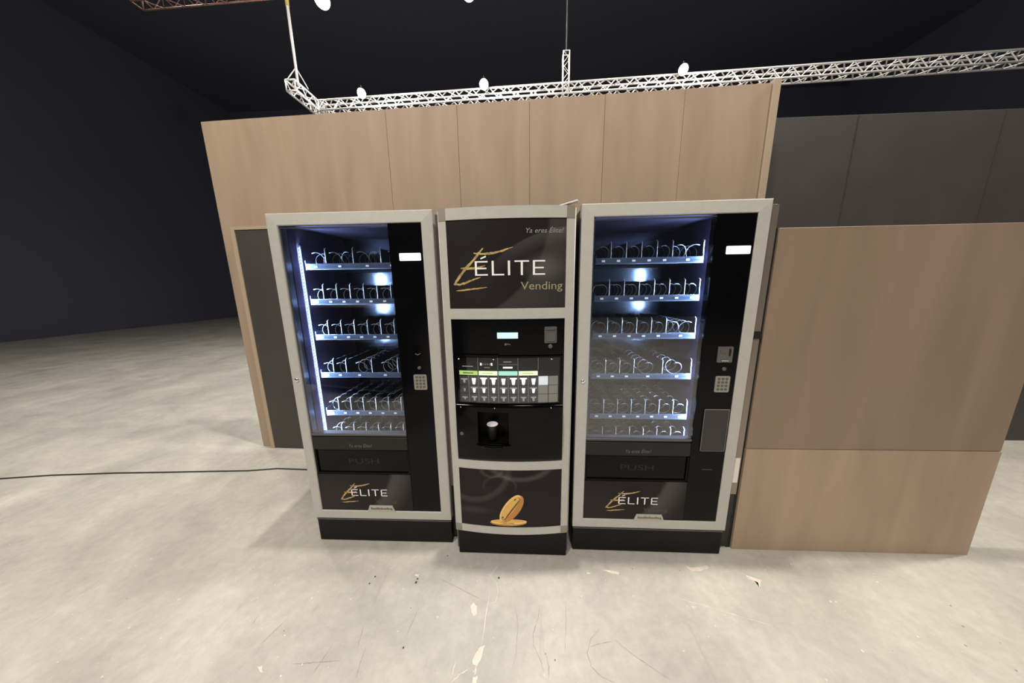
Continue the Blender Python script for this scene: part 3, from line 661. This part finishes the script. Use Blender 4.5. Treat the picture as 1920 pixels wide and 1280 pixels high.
coffee_machine()

# cup in the niche
cx_, cy_, cz_ = -.3858 + .219, -.002, .7005
c = empty('paper_cup', (cx_, cy_, cz_), 0, 'black paper cup with a white inside in the coffee machine niche', 'cup')
MB().lathe([(0, .001), (.0185, .001), (.019, 0), (.0275, .088), (.0285, .090), (.0275, .092)], (0, 0, 0)).build('cup_wall', 'cup', c)
MB().lathe([(0, .004), (.018, .004), (.0262, .086), (.0275, .0925), (.0285, .091)], (0, 0, 0)).build('cup_lining', 'cupin', c)
# white strip resting on the coffee machine
o = MB(); o.box(-.065, .065, -.012, .012, 0, .007, bev=.002)
s_ = tag(o.build('plastic_strip', 'whitep', loc=(.182, .060, 1.8325)), 'white plastic strip tilted on top of the coffee machine', 'strip')
s_.rotation_euler = (0, -.17, -.35)
# cable on the floor at the left
pts = [(-4.6, .50), (-3.9, .60), (-3.4, .64), (-3.028, .657), (-2.59, .681), (-2.303, .694), (-2.079, .728), (-1.796, .72), (-1.45, .735), (-1.27, .80), (-1.15, .90)]
sm = []
for i in range(len(pts) - 1):
    for t in range(4): q = t / 4; sm.append((pts[i][0] * (1 - q) + pts[i + 1][0] * q, pts[i][1] * (1 - q) + pts[i + 1][1] * q, .005))
sm.append((*pts[-1], .005))
tag(MB().tube(sm, .005, 8).build('power_cable', 'cable'), 'thin black cable running across the floor left of the machines', 'cable')

# ---------------------------------------------------------------- trusses and lamps
def box_truss(mb, p0, p1, s=.118, r=.0115, bay=.115, up=Vector((0, 0, 1))):
    p0, p1 = Vector(p0), Vector(p1); t = (p1 - p0); Ln = t.length; t.normalize(); a = t.cross(up).normalized(); u_ = a.cross(t).normalized()
    cs = [a * s / 2 * i + u_ * s / 2 * j for i, j in ((-1, -1), (1, -1), (1, 1), (-1, 1))]
    for c in cs: mb.tube([p0 + c, p1 + c], r, 8)
    n = max(1, round(Ln / bay))
    for i in range(n):
        A, B_ = p0 + t * Ln * i / n, p0 + t * Ln * (i + 1) / n
        for k in range(4):
            c0, c1 = cs[k], cs[(k + 1) % 4]
            if i % 2: c0, c1 = c1, c0
            mb.tube([A + c0, B_ + c1], r * .6, 5, cap=False)
    for e in (p0, p1):
        for k in range(4): mb.tube([e + cs[k], e + cs[(k + 1) % 4]], r * .8, 6)
    return mb
TZ = 3.975
def ty(x): return 3.02 - .04 * x
tr = empty('lighting_truss', (-2.86, ty(-2.86), TZ), 0, 'long silver box truss hanging above the plywood partition', 'truss')
def T(x, y, z): return (x + 2.86, y - ty(-2.86), z - TZ)
box_truss(MB(), T(-2.86, ty(-2.86), TZ), T(9.0, ty(9.0), TZ)).build('main_span', 'truss', tr)
box_truss(MB(), T(-2.90, 2.66, TZ), T(-2.90, 3.30, TZ)).build('corner_return', 'truss', tr)
cn = MB()
for dx in (-.059, .059):
    for dy in (-.059, .059): cn.tube([T(-2.90 + dx, ty(-2.9) + dy, TZ - .07), T(-2.90 + dx, ty(-2.9) + dy, TZ + .07)], .012, 8)
cn.build('corner_block', 'truss', tr)
vt = empty('hanging_truss', (.53, 2.82, 4.02), 0, 'short upright silver truss in front of the long truss, hung on a cable', 'truss')
box_truss(MB(), (0, 0, -.19), (0, 0, .26), s=.075, r=.006, bay=.09, up=Vector((0, 1, 0))).build('truss_section', 'truss', vt)
MB().tube([(0, 0, .26), (0, 0, 6.98)], .007, 8).build('suspension_cable', 'body_grey', vt)
# hoist pole, block and reddish truss at the top left
hp = empty('hoist_pole', (-2.90, 2.80, 4.053), 0, 'white hoist pole standing up from the left end of the long truss', 'pole')
MB().tube([(0, 0, 0), (0, 0, .87)], .016, 10).build('pole', 'rope', hp)
MB().tube([(0, 0, .85), (0, 0, 1.03)], .022, 10).build('pole_head', 'yellow', hp)
MB().tube([(0, 0, .20), (.075, .08, .002)], .006, 6).tube([(0, 0, .20), (-.07, -.1, .002)], .006, 6).build('sling', 'truss', hp)
hb = empty('chain_hoist', (-2.88, 2.80, 5.09), 0, 'dull yellow hoist block at the top of the white pole', 'hoist')
MB().box(-.09, .14, -.07, .07, 0, .13, bev=.02).build('hoist_body', 'yellow', hb)
MB().tube([(.16, 0, .065), (.14, 0, .065)], .05, 14).tube([(.03, 0, .13), (.03, 0, 5.93)], .008, 6).build('motor_and_chain', 'yellow', hb)
rt = empty('reddish_truss', (-3.3, 2.85, 5.11), 0, 'dim reddish lattice truss left of the yellow hoist', 'truss')
box_truss(MB(), (-1.6, .0, 0), (.28, -.05, 0), s=.13, r=.009, bay=.14).build('truss_section', 'rust', rt)
MB().tube([(-1.2, .04, .05), (-1.2, .04, 5.89)], .007, 6).build('suspension_cable', 'body_grey', rt)

def flood(x, y, z, label, r, power, aim, group=None, spot=True, drop=None):
    spot = drop is None
    e = empty('floodlight', (x, y, z), 0, label, 'lamp', group)
    d = (Vector(aim) - Vector((x, y, z))).normalized(); q = d.to_track_quat('-Z', 'Y').to_matrix()
    hb_ = MB(); hb_.lathe([(0, r * 1.6), (r * .55, r * 1.6), (r * .7, r * 1.1), (r, r * .25), (r * 1.08, 0), (r, 0), (r * .9, r * .2)], (0, 0, 0), n=20); hb_.v = [tuple(q @ Vector(v)) for v in hb_.v]; hb_.build('housing', 'body', e)
    ln = MB(); ln.lathe([(0, -r * .12), (r * .5, -r * .08), (r * .9, r * .06), (r * .95, r * .1)], (0, 0, 0), n=20); ln.v = [tuple(q @ Vector(v)) for v in ln.v]; ln.build('lens', 'lampglass', e)
    L_ = drop if drop else 11 - z
    MB().tube([tuple(q @ Vector((0, 0, r * 1.4))), (0, 0, L_)], r * .12, 6).build('hanger', 'body', e)
    if power:
        l = bpy.data.lights.new('floodlight_beam', 'SPOT' if spot else 'POINT'); l.energy = power
        if spot: l.spot_size = 2.6; l.spot_blend = .6
        l.shadow_soft_size = r; l.color = (1, .96, .9)
        lo = bpy.data.objects.new('floodlight_beam', l); COL.objects.link(lo); lo.parent = e; lo.location = d * r * (.4 if spot else 1.6); lo.rotation_euler = d.to_track_quat('-Z', 'Y').to_euler()
    return e
flood(-4.35, 6.0, 7.62, 'hall floodlight glaring above the left machine, leftmost of the high lamps', .16, 350, (-2, -1, 0))
flood(-1.15, 6.0, 7.60, 'hall floodlight glaring at the top edge above the coffee machine', .15, 350, (0, -1, 0))
for x, lb in ((-2.13, 'small truss lamp near the left corner of the long truss'), (-.50, 'small truss lamp above the coffee machine, left of the hanging truss'), (1.92, 'small truss lamp above the right machine')):
    flood(x, ty(x) - .20, TZ + .02, lb, .055, 38, (x, ty(x) - 1.5, TZ - .75), 'small lamps clamped to the long truss', drop=.09)
    

# unseen flight case added behind the viewer to darken the left glass reflection
fc = empty('added_dark_case', (-2.35, -2.55, 0), .25, 'unseen black flight case added behind the viewer as a dark reflection for the left glass', 'case')
MB().box(-.75, .75, -.35, .35, .12, 1.25, bev=.01).build('case_body', 'body', fc)
for z in (.13, .80, 1.24): MB().box(-.757, .757, -.357, .357, z - .012, z + .012, bev=.004).build('edge_profile', 'body_grey', fc)
for sx_ in (-.62, .62):
    for sy_ in (-.25, .25): MB().lathe([(0, -.02), (.05, -.02), (.06, -.01), (.06, .01), (.05, .02), (0, .02)], (sx_, sy_, .06), 'y', 16).box(sx_ - .03, sx_ + .03, sy_ - .03, sy_ + .03, .112, .122).build('castor', 'blackmatt', fc)
